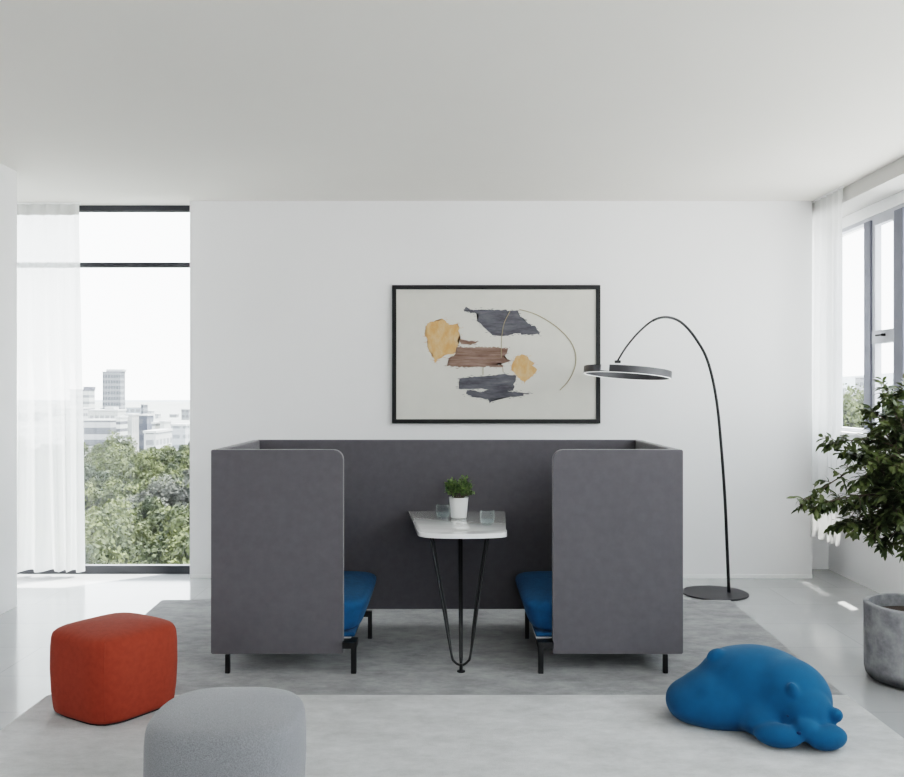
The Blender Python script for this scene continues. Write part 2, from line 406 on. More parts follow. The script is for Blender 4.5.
# ------------------------------------------------------------------ curtains
def curtain(name, label, p0, p1, z0, z1, nfold, amp, flare, seed, group=None):
    rnd = random.Random(seed)
    t = thing(name, label, 'curtain', ((p0[0]+p1[0])/2, (p0[1]+p1[1])/2, z0))
    a = Vector((p0[0], p0[1], 0)); b = Vector((p1[0], p1[1], 0)); d = (b-a); ln = d.length; d.normalize(); nrm = Vector((-d.y, d.x, 0))
    nu, nv = nfold*14, 40
    ph = [rnd.uniform(0.6, 1.25) for _ in range(nfold+2)]
    def pt(u, v, off=0):
        s = u*nfold; i = int(s); am = ph[min(i, nfold)]*(1-(s-i))+ph[min(i+1, nfold+1)]*(s-i)
        su = u+0.045*math.sin(s*1.7)*v
        w = math.sin(2*PI*s)*amp*am*(0.45+0.55*v)
        w += 0.35*amp*math.sin(2*PI*s*2.3+3*v)*v
        uu = su*(1+flare*v)
        q = a+d*(ln*uu)+nrm*(w+off)
        return Vector((q.x, q.y, z1+(z0-z1)*v+0.006*math.sin(2*PI*s)*v))
    def grid(v0, v1, nv, off=0):
        bm = BM(); rows = []
        for j in range(nv+1):
            v = v0+(v1-v0)*j/nv
            rows.append([bm.verts.new(pt(i/nu, v, off)) for i in range(nu+1)])
        for j in range(nv):
            for i in range(nu):
                bm.faces.new((rows[j][i], rows[j][i+1], rows[j+1][i+1], rows[j+1][i]))
        return bm
    obj('fabric', grid(0, 0.985, nv), M['curtain'], t, smooth=True)
    obj('hem', grid(0.955, 1.0, 2, -0.002), M['curtain'], t, smooth=True)
    obj('header_tape', grid(0.0, 0.03, 1, 0.003), M['hem'], t, smooth=True)
    q0 = a-d*0.05+nrm*0.0; q1 = a+d*(ln*1.02)
    obj('curtain_track', prism(BM(), [(q0.x-nrm.x*.01, q0.y-nrm.y*.01), (q1.x-nrm.x*.01, q1.y-nrm.y*.01), (q1.x+nrm.x*.01, q1.y+nrm.y*.01), (q0.x+nrm.x*.01, q0.y+nrm.y*.01)], 'z', z1, z1+0.012), M['trim'], t)
    return t
curtain('sheer_curtain', 'sheer white curtain hanging at the left edge of the tall left window', (-3.82, 7.36), (-3.035, 7.36), 0.045, CEIL-0.012, 7, 0.038, 0.10, 3)
curtain('sheer_curtain', 'sheer white curtain in the right corner beside the ribbon window', (2.95, 7.55), (2.955, 6.78), 0.345, CEIL-0.012, 7, 0.022, 0.0, 5)

# ------------------------------------------------------------------ rugs
def quad_rug(name, label, pts, m, h):
    bm = prism(BM(), pts, 'z', 0.0, h, bev=0.003, seg=2)
    o = obj(name, bm, m); tag(o, label, 'rug'); return o
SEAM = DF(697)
quad_rug('area_rug', 'brushed rug under the charcoal booth, grey darkened for the booth shadow', [(-1.975, SEAM), (1.947, SEAM), (2.02, 6.49), (-2.077, 6.49)], M['rugback'], 0.009)
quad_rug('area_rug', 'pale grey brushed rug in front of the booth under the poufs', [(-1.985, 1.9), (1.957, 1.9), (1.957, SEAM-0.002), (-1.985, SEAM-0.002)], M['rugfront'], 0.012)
RUG = 0.012; RUGB = 0.009

# ------------------------------------------------------------------ booth
D1 = 4.80; DB = 5.85
def X(px, d=D1): return (px-CX)*d/F
BT = 1.197; BB = EYE-(654-CY)*D1/F
bl, br_ = X(211), X(683); fl, fr = X(343), X(553)
booth = thing('meeting_booth', 'charcoal upholstered high-walled two-seat meeting booth with blue seats', 'booth', ((bl+br_)/2, 5.3, 0))
TH = 0.05
obj('front_panel', prism(BM(), rounded_rect(bl, fl, BB, BT, (0.006, 0.006, 0.052, 0.006)), 'y', D1, D1+TH, bev=0.009), M['booth'], booth, smooth=False)
obj('front_panel', prism(BM(), rounded_rect(fr, br_, BB, BT, (0.006, 0.006, 0.006, 0.052)), 'y', D1, D1+TH, bev=0.009), M['booth'], booth)
obj('side_panel', bx(bl, bl+TH, D1+TH, DB-TH, BB, BT, bev=0.010, seg=3), M['booth'], booth)
obj('side_panel', bx(br_-TH, br_, D1+TH, DB-TH, BB, BT, bev=0.010, seg=3), M['booth'], booth)
obj('back_panel', prism(BM(), rounded_rect(bl, br_, BB, BT, (0.012, 0.012, 0.03, 0.03)), 'y', DB-TH, DB, bev=0.010), M['booth'], booth)
for c in booth.children: autosmooth(c, 12)
def cushion(x0, x1, y0, y1, z0, z1, side):
    """domed seat cushion; 'side' +1: the free front edge is at x1, -1: at x0"""
    bm = BM(); nx, ny, nz = 22, 24, 8
    bmesh.ops.create_cube(bm, size=2.0)
    bmesh.ops.subdivide_edges(bm, edges=bm.edges[:], cuts=15, use_grid_fill=True)
    for v in bm.verts:
        x, y, z = v.co
        # superellipsoid-like rounding
        n = 7.0
        ln = (abs(x)**n+abs(y)**n+abs(z)**n)**(1/n); mx = max(abs(x), abs(y), abs(z))
        k = mx/ln
        x, y, z = x*k, y*k, z*k
        top = (z+1)/2
        dome = (1-x*x*0.8)*(1-y*y*0.8)
        zz = z0+(z1-z0)*(top*(0.90+0.10*dome))
        ins = 0.062*(1-top)
        xx = (x0+x1)/2+x*(x1-x0)/2 - side*(ins if x*side > 0.3 else 0)
        v.co = Vector((xx, (y0+y1)/2+y*(y1-y0)/2, zz))
    return bm
for s in (-1, 1):
    if s < 0: x0, x1 = bl+TH+0.005, -0.440; side = 1
    else: x0, x1 = X(512.5, 5.6), br_-TH-0.005; side = -1
    obj('seat_cushion', cushion(x0, x1, D1+TH+0.01, 5.75, 0.190, 0.395, side), M['blue'], booth, smooth=True)
    a, b_ = (x0, x1-0.075) if side > 0 else (x0+0.075, x1)
    obj('seat_pad', bx(a, b_, D1+TH+0.012, 5.74, 0.182, 0.205, bev=0.009, seg=3), M['blue'], booth)
    obj('seat_base', bx(a, b_-0.02 if side > 0 else b_, D1+TH+0.012, 5.72, 0.175, 0.182), M['seatbase'], booth)
    # steel frame and legs
    lx = X(354) if s < 0 else X(540.5)
    rx = (370-CX)*5.47/F if s < 0 else (527-CX)*5.47/F
    ox = X(228) if s < 0 else X(665)
    fb = BM()
    xa, xb = sorted((lx+(0.014 if s < 0 else -0.014), bl+0.06 if s < 0 else br_-0.06))
    box(fb, xa, xb, D1+0.055, D1+0.085, 0.140, 0.175)
    xa, xb = sorted((rx+(0.012 if s < 0 else -0.012), bl+0.06 if s < 0 else br_-0.06))
    box(fb, xa, xb, 5.455, 5.485, 0.142, 0.175)
    box(fb, ox-0.012, ox+0.012, D1+0.085, 5.455, 0.142, 0.175)
    xi = lx+(-0.03 if s < 0 else 0.03)
    box(fb, xi-0.012, xi+0.012, D1+0.085, 5.455, 0.142, 0.175)
    obj('seat_frame', fb, M['black'], booth)
    obj('leg', bx(lx-0.015, lx+0.015, D1+0.010, D1+0.086, 0.145, 0.172, bev=0.003), M['black'], booth) if False else None
    obj('leg', bx(lx-0.014, lx+0.014, D1-0.024, D1+0.004, RUGB, 0.176, bev=0.003), M['black'], booth)
    xa, xb = sorted((lx+(0.014 if s < 0 else -0.014), fl-0.001 if s < 0 else fr+0.001))
    obj('leg_bracket', bx(min(lx, xa), max(lx, xb), D1-0.022, D1+0.056, 0.142, 0.175), M['black'], booth)
    obj('leg', bx(rx-0.012, rx+0.012, 5.457, 5.483, RUGB, 0.175, bev=0.003), M['black'], booth)
    obj('leg', bx(ox-0.012, ox+0.012, D1-0.018, D1+0.006, RUGB, BB+0.002, bev=0.003), M['black'], booth)
    obj('leg', bx(ox-0.012, ox+0.012, 5.457, 5.483, RUGB, 0.142, bev=0.003), M['black'], booth)

# ------------------------------------------------------------------ table
TZ = 0.74
tb = thing('side_table', 'small white glossy table with black hairpin leg inside the booth', 'table', (0.04, 4.9, RUGB))
def tab_outline():
    def q(px, py): 
        d = (EYE-TZ)*F/(py-CY); return (X(px, d), d)
    A = q(408, 512.2); B = q(506, 512.2); C1 = q(506.5, 530); E = q(418, 529.5)
    A = (A[0], 5.795); B = (B[0], 5.795)
    pts = [A, B]
    c = [(0.312, 5.02, 0), (0.314, 4.95, 0), (0.300, 4.905, 0), (0.27, 4.885, 0), (0.17, 4.862, 0), (0.07, 4.852, 0), (-0.03, 4.86, 0), (-0.12, 4.885, 0), (-0.165, 4.92, 0), (-0.183, 4.99, 0)]
    for p in catmull(c, 4): pts.append((p.x, p.y))
    return pts
o = obj('table_top', prism(BM(), tab_outline(), 'z', TZ-0.026, TZ, bev=0.004, seg=3), M['table'], tb); autosmooth(o, 40)
obj('mounting_plate', bx(-0.12, 0.22, 4.96, 5.12, TZ-0.032, TZ-0.026), M['black'], tb)
fx, fy = X(461, 4.85), 4.83
lt, rt = X(430, 5.03), X(489, 5.03)
def hair(dy, dx):
    pts = [(lt+dx, 5.03+dy, TZ-0.03), (lt+dx*0.5+(fx-lt)*0.5, 4.96+dy*.6, 0.37), (fx-0.045+dx*0.3, 4.895+dy*.3, 0.085)]
    a = [Vector(p) for p in pts]
    cv = [Vector((lt+dx, 5.03+dy, TZ-0.03)), Vector((lt+dx+(fx-0.05-lt)*0.6, 4.93+dy*.5, 0.33)), Vector((fx-0.053, 4.85, 0.10)), Vector((fx-0.035, 4.84, 0.055)), Vector((fx, 4.835, 0.038)),
          Vector((fx+0.035, 4.84, 0.055)), Vector((fx+0.053, 4.85, 0.10)), Vector((rt-dx-(rt-fx-0.05)*0.6, 4.93+dy*.5, 0.33)), Vector((rt-dx, 5.03+dy, TZ-0.03))]
    return catmull(cv, 8)
for dy, dx in ((0, 0), (0.03, 0.012)):
    obj('hairpin_rod', tube(BM(), hair(dy, dx), 0.0062, 8), M['black'], tb, smooth=True)
for dx in (-0.006, 0.006):
    obj('centre_rod', tube(BM(), [(fx+dx, 5.1, TZ-0.03), (fx+dx*0.8, 4.85, 0.08), (fx, 4.835, 0.035)], 0.0062, 8), M['black'], tb, smooth=True)
obj('foot', lathe(BM(), (fx, 4.815, RUGB), [(0, 0), (0.022, 0), (0.022, 0.006), (0.009, 0.009), (0.009, 0.03), (0.009, 0.042), (0, 0.043)], 20), M['black'], tb)

# glasses and plant on the table
def tumbler(px, d, label):
    c = (X(px, d), d, TZ+0.0005)
    t = thing('drinking_glass', label, 'glass', c)
    r = 0.043
    prof = [(0, 0), (0.031, 0), (0.036, 0.006), (r, 0.035), (r+0.002, 0.05), (0.040, 0.082), (0.0385, 0.0825), (0.040, 0.05), (0.0405, 0.035), (0.034, 0.011), (0, 0.010)]
    obj('glass_body', lathe(BM(), c, prof, 36), M['glass'], t, smooth=True)
    obj('water', lathe(BM(), c, [(0, 0.0105), (0.0337, 0.0112), (0.0393, 0.032), (0, 0.032)], 36), M['water'], t)
tumbler(443, 5.47, 'clear stemless water glass left of the small white plant pot')
tumbler(487.3, 5.19, 'clear stemless water glass right of the plant pot nearer the table front')
pc = (X(458.7, 5.49), 5.49, TZ+0.0005)
pt_ = thing('potted_plant', 'small leafy green plant in a white pot on the table', 'plant', pc)
o = obj('pot', lathe(BM(), pc, [(0, 0), (0.046, 0), (0.048, 0.004), (0.059, 0.122), (0.0595, 0.125), (0.055, 0.125), (0.053, 0.112), (0, 0.112)], 40), M['ceramic'], pt_); autosmooth(o, 40)
obj('soil', lathe(BM(), pc, [(0, 0.113), (0.052, 0.113), (0.045, 0.119), (0, 0.122)], 24), M['soil'], pt_)
def leaf(bm, base, direction, up, ln, wd, fold=0.25, curl=0.15):
    d = direction.normalized(); s = d.cross(up)
    if s.length < 1e-4: s = d.orthogonal()
    s.normalize(); n = s.cross(d).normalized()
    prof = ((0.0, 0.08), (0.3, 0.8), (0.6, 0.95), (0.85, 0.5))
    L_, C_, R_ = [], [], []
    for t, w in prof:
        c = base+d*(ln*t)-n*(curl*ln*t*t)
        L_.append(bm.verts.new(c+s*(w*wd/2)+n*(fold*w*wd/2)))
        R_.append(bm.verts.new(c-s*(w*wd/2)+n*(fold*w*wd/2))); C_.append(bm.verts.new(c))
    tip = bm.verts.new(base+d*ln-n*(curl*ln))
    for i in range(3):
        bm.faces.new((L_[i], L_[i+1], C_[i+1], C_[i])); bm.faces.new((C_[i], C_[i+1], R_[i+1], R_[i]))
    bm.faces.new((L_[3], tip, C_[3])); bm.faces.new((C_[3], tip, R_[3]))
rnd = random.Random(11)
sb = BM(); lb = BM()
for k in range(70):
    a = rnd.uniform(0, 2*PI); el = rnd.uniform(0.05, 1.0)
    rr = 0.110*rnd.uniform(0.65, 1.0)
    tip = Vector((pc[0]+math.cos(a)*rr*math.cos(el*1.3)*1.05, pc[1]+math.sin(a)*rr*math.cos(el*1.3), pc[2]+0.130+0.12*math.sin(el*1.4)*rnd.uniform(.75, 1)))
    b0 = Vector((pc[0]+math.cos(a)*0.02, pc[1]+math.sin(a)*0.02, pc[2]+0.115))
    tube(sb, [b0, (b0+tip)/2+Vector((0, 0, 0.008)), tip], 0.0012, 4)
    for q in range(9):
        t = 0.5+0.5*q/8
        p = b0.lerp(tip, t)
        dr = Vector((rnd.gauss(0, 1), rnd.gauss(0, 1), rnd.gauss(0.5, 0.8))).normalized()+(tip-b0).normalized()*0.6
        leaf(lb, p, dr, Vector((rnd.gauss(0, .4), rnd.gauss(0, .4), 1)), rnd.uniform(0.017, 0.026), rnd.uniform(0.012, 0.017))
obj('stem', sb, M['bark'], pt_); o = obj('foliage', lb, M['smallleaf'], pt_, normals=False)

# ------------------------------------------------------------------ framed art
AD = 7.262
af = thing('framed_picture', 'large abstract brushstroke picture in a thin black frame on the white wall', 'picture', P(496, 423, AD))
a0 = P(392, 285, AD); a1 = P(600.5, 423.5, AD); fw = 0.034
fb = BM()
y0, y1 = AD, WY-0.001
box(fb, a0.x, a1.x, y0, y1, a0.z-fw, a0.z, bev=0.003); box(fb, a0.x, a1.x, y0, y1, a1.z, a1.z+fw, bev=0.003)
box(fb, a0.x, a0.x+fw, y0, y1, a1.z+fw, a0.z-fw, bev=0.003); box(fb, a1.x-fw, a1.x, y0, y1, a1.z+fw, a0.z-fw, bev=0.003)
obj('picture_frame', fb, M['blackframe'], af)
mat_ = obj('art_paper', bx(a0.x+fw, a1.x-fw, AD+0.012, AD+0.016, a1.z+fw, a0.z-fw), M['paper'], af)
def artmat(name, c, c2, sx, sz, th, ratio=0.5):
    m, nt, b = newmat(name)
    tc = N(nt, 'ShaderNodeTexCoord'); mp = N(nt, 'ShaderNodeMapping'); mp.inputs['Scale'].default_value = (sx, 1, sz)
    L(nt, tc.outputs['Object'], mp.inputs['Vector'])
    no = N(nt, 'ShaderNodeTexNoise'); setin(no, Scale=1.0, Detail=8.0, Roughness=0.7); L(nt, mp.outputs['Vector'], no.inputs['Vector'])
    cr = N(nt, 'ShaderNodeValToRGB'); e = cr.color_ramp.elements
    e[0].position = th-0.08; e[0].color = c4(c); e[1].position = th+0.16; e[1].color = c4(c2)
    e.new(0.93).color = (0.55, 0.54, 0.50, 1)
    L(nt, no.outputs['Fac'], cr.inputs['Fac']); L(nt, cr.outputs['Color'], b.inputs['Base Color']); b.inputs['Roughness'].default_value = 0.85
    return m
M['slate'] = artmat('slate_paint', (0.085, 0.085, 0.10), (0.17, 0.17, 0.19), 5, 26, 0.48)
M['ochre'] = artmat('ochre_paint', (0.62, 0.34, 0.15), (0.64, 0.47, 0.29), 14, 7, 0.48)
M['umber'] = artmat('umber_paint', (0.17, 0.10, 0.075), (0.33, 0.24, 0.20), 3, 30, 0.48)
M['greywash'] = artmat('pale_wash', (0.46, 0.45, 0.44), (0.56, 0.545, 0.51), 14, 7, 0.5)
def stroke(name, pts, m, lvl, seed, jag=3.0, label=None):
    rnd = random.Random(seed); ring = []
    n = len(pts)
    for i in range(n):
        p, q = Vector(pts[i]), Vector(pts[(i+1) % n]); ln = (q-p).length; k = max(1, int(ln/7))
        for j in range(k):
            w = p.lerp(q, j/k)
            ring.append(w+Vector((rnd.gauss(0, jag), rnd.gauss(0, jag*0.55))))
    bm = BM(); y = AD+0.0118-0.0006*lvl
    vs = [bm.verts.new(P(380+w.x*0.2655, 270+w.y*0.2655, AD)+Vector((0, y-AD, 0))) for w in ring]
    bm.faces.new(vs); bmesh.ops.triangulate(bm, faces=bm.faces[:])
    for w in ring[::2]:                      # dry-brush slivers along the edge
        for _ in range(2):
            cx_, cy_ = w.x+rnd.gauss(0, 6), w.y+rnd.gauss(0, 3.5); a_, h_ = rnd.uniform(2, 9), rnd.uniform(0.4, 1.1)
            vs = [bm.verts.new(P(380+qx*0.2655, 270+qy*0.2655, AD)+Vector((0, y-AD+0.0001, 0))) for qx, qy in ((cx_-a_, cy_), (cx_, cy_-h_), (cx_+a_, cy_+rnd.uniform(-1, 1)), (cx_, cy_+h_))]
            bm.faces.new(vs)
    o = obj(name, bm, m, mat_)
    if label: o['label'] = label
    return o
stroke('brushstroke', [(172, 205), (232, 183), (262, 205), (290, 203), (300, 255), (285, 315), (250, 318), (205, 350), (183, 290), (168, 240)], M['ochre'], 1, 1, 3.5, 'large ochre brush patch')
stroke('brushstroke', [(495, 352), (520, 322), (552, 322), (583, 352), (590, 385), (570, 405), (548, 426), (522, 405), (500, 385)], M['ochre'], 1, 2, 3.0, 'small ochre brush patch')
stroke('brushstroke', [(368, 148), (470, 152), (520, 152), (538, 192), (565, 205), (600, 228), (602, 243), (560, 243), (520, 238), (470, 248), (425, 248), (392, 212), (366, 190), (372, 165), (342, 160), (312, 152), (322, 140), (345, 150)], M['slate'], 1, 3, 3.2, 'upper slate grey brushstroke')
stroke('brushstroke', [(290, 292), (420, 290), (482, 295), (478, 315), (462, 328), (492, 340), (468, 350), (420, 352), (465, 360), (460, 366), (380, 364), (300, 366), (254, 360), (262, 332), (285, 318)], M['umber'], 2, 5, 2.0, 'umber brown brushstroke')
stroke('brushstroke', [(298, 260), (330, 265), (372, 270), (340, 282), (302, 276)], M['umber'], 2, 6, 2.0)
stroke('brushstroke', [(300, 408), (400, 400), (470, 392), (512, 398), (506, 430), (500, 455), (440, 452), (380, 446), (295, 448)], M['slate'], 1, 7, 2.4, 'lower slate grey brushstroke')
stroke('brushstroke', [(330, 450), (390, 460), (430, 436), (455, 452), (520, 462), (570, 464), (530, 474), (450, 482), (425, 490), (412, 503), (402, 485), (350, 478), (325, 465)], M['slate'], 2, 8, 2.6)
def thread(pts, r=0.0035):
    q = [P(380+x*0.2655, 270+y*0.2655, AD)+Vector((0, 0.0085, 0)) for x, y in pts]
    obj('gold_line', tube(BM(), catmull(q, 6), r, 5), M['gold'], mat_)
M['gold'] = mat('gold_thread_line', (0.38, 0.33, 0.22), 0.7)
thread([(525, 148), (590, 168), (660, 210), (712, 260), (736, 310), (736, 360), (715, 410), (678, 453)])
thread([(490, 155), (468, 200), (458, 260), (457, 330)], 0.003)
thread([(388, 365), (388, 395)], 0.003)
thread([(462, 366), (464, 385)], 0.003)

# ------------------------------------------------------------------ arc lamp
LD = 6.72
fl_ = thing('floor_lamp', 'black arched floor lamp with ring light head beside the booth', 'lamp', (X(715, LD), LD, 0.0))
o = obj('base', lathe(BM(), (X(715, LD), LD, 0), [(0, 0), (0.24, 0), (0.243, 0.004), (0.24, 0.012), (0, 0.013)], 64), M['lampbase'], fl_); autosmooth(o)
arc = [(729, 590), (727, 545), (725, 500), (721.5, 450), (716.5, 400), (708, 362), (696, 339), (682, 323), (668, 317.3), (654, 320), (640, 331), (627, 346), (617.5, 361)]
pts = []
RY = 6.70
for i, (x, y) in enumerate(arc):
    t = max(0, (i-5)/7)
    d = LD+(6.395-LD)*t*t*(3-2*t)
    pts.append(P(x, y, d))
pts[0].z = 0.012
cp = catmull(pts, 8)
obj('pole', tube(BM(), cp[:74], [0.0125-0.004*min(1, i/70) for i in range(74)], 10), M['black'], fl_, smooth=True)
obj('arm_tip', tube(BM(), cp[73:], 0.0065, 10), M['black'], fl_, smooth=True)
# ring
rc = P(627.3, 372.5, RY); rr = 0.322; hh = 0.050
rot = Matrix.Rotation(R(4.6), 4, 'Y') @ Matrix.Rotation(R(-2.6), 4, 'X')
def ring(r0, r1, z0, z1, gap=None, n=120):
    bm = BM(); rows = []
    angs = [2*PI*k/n for k in range(n+1)]
    if gap: angs = [gap[1]+(2*PI-(gap[1]-gap[0]))*k/n for k in range(n+1)]
    for a in angs:
        rows.append([bm.verts.new(rc+(rot @ Vector((r*math.cos(a), r*math.sin(a), z)))) for r, z in ((r1, z0), (r1, z1), (r0, z1), (r0, z0))])
    for i in range(n):
        for k in range(4):
            bm.faces.new((rows[i][k], rows[i][(k+1) % 4], rows[i+1][(k+1) % 4], rows[i+1][k]))
    if gap:
        bm.faces.new(rows[0]); bm.faces.new(rows[-1][::-1])
    else:
        bmesh.ops.remove_doubles(bm, verts=bm.verts[:], dist=1e-5)
    return bm
ga = math.acos(-33/44); gb = math.acos(-25/44)
shade = obj('lamp_shade', ring(rr-0.012, rr, -hh/2, hh/2, gap=(2*PI-ga, 2*PI-gb)), M['lampband'], fl_); autosmooth(shade, 40)
obj('light_diffuser', ring(rr-0.014, rr-0.001, -hh/2-0.004, -hh/2), M['led'], shade)
obj('hinge', bx(pts[-1].x-0.02, pts[-1].x+0.02, 6.375, 6.405, pts[-1].z-0.015, pts[-1].z+0.004, bev=0.003), M['black'], shade)

# ------------------------------------------------------------------ poufs
def pouf(name, label, cx, cy, half, corner, rotdeg, h, m, bulge=0.03, crease=True):
    t = thing(name, label, 'pouf', (cx, cy, RUG))
    base = []
    n = 9
    # rounded square outline with bowed sides, sampled by angle
    def outline(k, N_=160):
        a = 2*PI*k/N_
        e = corner
        c, s = math.cos(a), math.sin(a)
        r = 1.0/((abs(c)**e+abs(s)**e)**(1/e))
        return a, r
    prof = [(0.0, 0.93), (0.012, 0.945), (0.03, 0.955), (0.09, 0.98), (0.2, 1.0), (0.3, 0.995), (0.345, 0.98), (0.362, 0.965), (0.374, 0.94), (0.382, 0.905), (0.389, 0.85), (0.396, 0.76), (0.403, 0.6), (0.409, 0.4), (0.412, 0.2)]
    sc = h/0.413
    bm = BM(); rings = []
    for z, s in prof:
        ring_ = []
        for k in range(160):
            a, r = outline(k)
            q = R(rotdeg)
            # top gets rounder, sides bow out a little
            r_ = half*s*r
            ring_.append(bm.verts.new((cx+r_*math.cos(a+q), cy+r_*math.sin(a+q), RUG+0.012+z*sc*(h-0.012)/h)))
        rings.append(ring_)
    for i in range(len(rings)-1):
        for k in range(160):
            bm.faces.new((rings[i][k], rings[i][(k+1) % 160], rings[i+1][(k+1) % 160], rings[i+1][k]))
    top = bm.verts.new((cx, cy, RUG+h+0.001)); bm.faces.new(rings[0][::-1])
    for k in range(160): bm.faces.new((rings[-1][k], rings[-1][(k+1) % 160], top))
    obj('cover', bm, m, t, smooth=True)
    # seams: vertical ones at the corners and a ring at the crown
    if crease:
        for j in range(4):
            sb = BM()
            k = 20+40*j; a, r = outline(k); q = R(rotdeg)
            tube(sb, [(cx+half*s*r*math.cos(a+q)*0.9995, cy+half*s*r*math.sin(a+q)*0.9995, RUG+0.012+z*sc*(h-0.012)/h) for z, s in prof[1:9]], 0.0022, 6); obj('seam', sb, m, t, smooth=True)
        
    bm = BM()
    prism(bm, [(cx+half*0.88*outline(k)[1]*math.cos(2*PI*k/160+R(rotdeg)), cy+half*0.88*outline(k)[1]*math.sin(2*PI*k/160+R(rotdeg))) for k in range(0, 160, 4)], 'z', RUG, RUG+0.014)
    obj('base', bm, M['darkbase'], t)
    return t
pouf('pouf', 'orange rounded cube pouf behind the light grey pouf', -1.592, 4.27, 0.240, 4.0, 57, 0.412, M['orange'])
pouf('pouf', 'light grey melange pouf at the bottom edge in front of the orange pouf', -0.785, 3.18, 0.268, 2.8, 0, 0.398, M['greyfab'], crease=False)

# ------------------------------------------------------------------ bear
bear = thing('bear_pouf', 'blue fabric pouf shaped as a curled sleeping bear on the pale rug', 'pouf', (1.38, 4.05, RUG))
def blob(bm, c, r, rot=(0, 0, 0), sub=4):
    res = bmesh.ops.create_icosphere(bm, subdivisions=sub, radius=1.0)
    mt = Matrix.Translation(c) @ Matrix.Rotation(R(rot[2]), 4, 'Z') @ Matrix.Rotation(R(rot[1]), 4, 'Y') @ Matrix.Rotation(R(rot[0]), 4, 'X') @ Matrix.Diagonal((r[0], r[1], r[2], 1))
    for v in res['verts']: v.co = mt @ v.co
def remeshed(bm, voxel, it, fac=0.6):
    me = bpy.data.meshes.new('tmp'); bm.to_mesh(me); bm.free()
    o = bpy.data.objects.new('tmp', me); COL.objects.link(o)
    r = o.modifiers.new('r', 'REMESH'); r.mode = 'VOXEL'; r.voxel_size = voxel
    s = o.modifiers.new('s', 'SMOOTH'); s.iterations = it; s.factor = fac
    dg = bpy.context.evaluated_depsgraph_get(); ev = o.evaluated_get(dg)
    m2 = bpy.data.meshes.new_from_object(ev)
    b2 = BM(); b2.from_mesh(m2)
    bpy.data.objects.remove(o); bpy.data.meshes.remove(me); bpy.data.meshes.remove(m2)
    return b2
bb = BM()
blob(bb, (1.41, 4.10, 0.155), (0.265, 0.215, 0.180), (0, 6, -14), 5)    # trunk hump
blob(bb, (1.32, 4.13, 0.155), (0.185, 0.19, 0.170), (0, -8, -8), 5)     # rump rise
blob(bb, (1.20, 4.11, 0.105), (0.18, 0.17, 0.135), (0, -18, -8), 5)
blob(bb, (1.11, 4.12, 0.080), (0.125, 0.165, 0.098), (0, 0, -8), 5)     # hindquarter, blunt left end
blob(bb, (1.25, 4.03, 0.090), (0.22, 0.120, 0.115), (0, -4, -6), 5)     # flank
blob(bb, (1.38, 3.97, 0.090), (0.15, 0.120, 0.110), (0, 0, -20), 5)
blob(bb, (1.50, 3.98, 0.150), (0.185, 0.18, 0.165), (0, 22, -30), 5)    # shoulder
blob(bb, (1.345, 3.89, 0.068), (0.095, 0.090, 0.068), (0, 0, -38), 5)
b1 = remeshed(bb, 0.009, 50, 0.7)
me_ = bpy.data.meshes.new('t'); b1.to_mesh(me_); b1.free()
bb = BM(); bb.from_mesh(me_); bpy.data.meshes.remove(me_)
blob(bb, (1.520, 3.885, 0.118), (0.118, 0.130, 0.122), (25, 26, -25), 5) # head
blob(bb, (1.555, 3.90, 0.100), (0.090, 0.11, 0.095), (0, 20, 0), 5)
blob(bb, (1.488, 3.772, 0.082), (0.056, 0.060, 0.050), (0, 0, 5), 5)    # muzzle
blob(bb, (1.378, 3.780, 0.050), (0.100, 0.056, 0.050), (0, 0, -24), 5)  # paw left
blob(bb, (1.570, 3.750, 0.053), (0.092, 0.058, 0.053), (0, 0, 14), 5)   # paw right
blob(bb, (1.462, 3.832, 0.214), (0.026, 0.026, 0.050), (18, -18, -10), 4)   # ear
blob(bb, (1.474, 3.862, 0.186), (0.060, 0.050, 0.052), (10, -18, -10), 4)
blob(bb, (1.628, 3.800, 0.128), (0.032, 0.030, 0.032), (0, 30, 0), 4)   # ear by the right paw
blob(bb, (1.600, 3.835, 0.118), (0.050, 0.048, 0.048), (0, 30, 0), 4)
blob(bb, (1.215, 4.12, 0.288), (0.044, 0.038, 0.028), (0, -28, 0), 4)   # tail
bz = remeshed(bb, 0.0065, 18, 0.6)
for v in bz.verts:
    v.co.z = max(v.co.z, 0.0)+RUG
from mathutils.bvhtree import BVHTree
bvh = BVHTree.FromBMesh(bz)
def hit(px, py):
    o_ = Vector((0, 0, EYE)); d_ = (P(px, py, 1.0)-o_).normalized()
    h_, n_, _, _ = bvh.ray_cast(o_, d_)
    return (h_, n_) if h_ is not None else (P(px, py, 3.85), Vector((0, -1, 0)))
ey = hit(788, 716); ns = hit(799, 733)
obj('body', bz, M['bearblue'], bear, smooth=True)
def blobs(lst, vox=0.003, it=4):
    b_ = BM()
    for c, r, rot in lst: blob(b_, c, r, rot, 4)
    return remeshed(b_, vox, it, 0.5)
V = Vector
obj('eye', blobs([(ey[0], (0.008, 0.005, 0.0035), (0, 30, 0))], 0.0012, 1), M['nose'], bear, smooth=True)
obj('nose', blobs([(ns[0], (0.010, 0.006, 0.007), (0, 10, 0))], 0.0012, 1), M['nose'], bear, smooth=True)

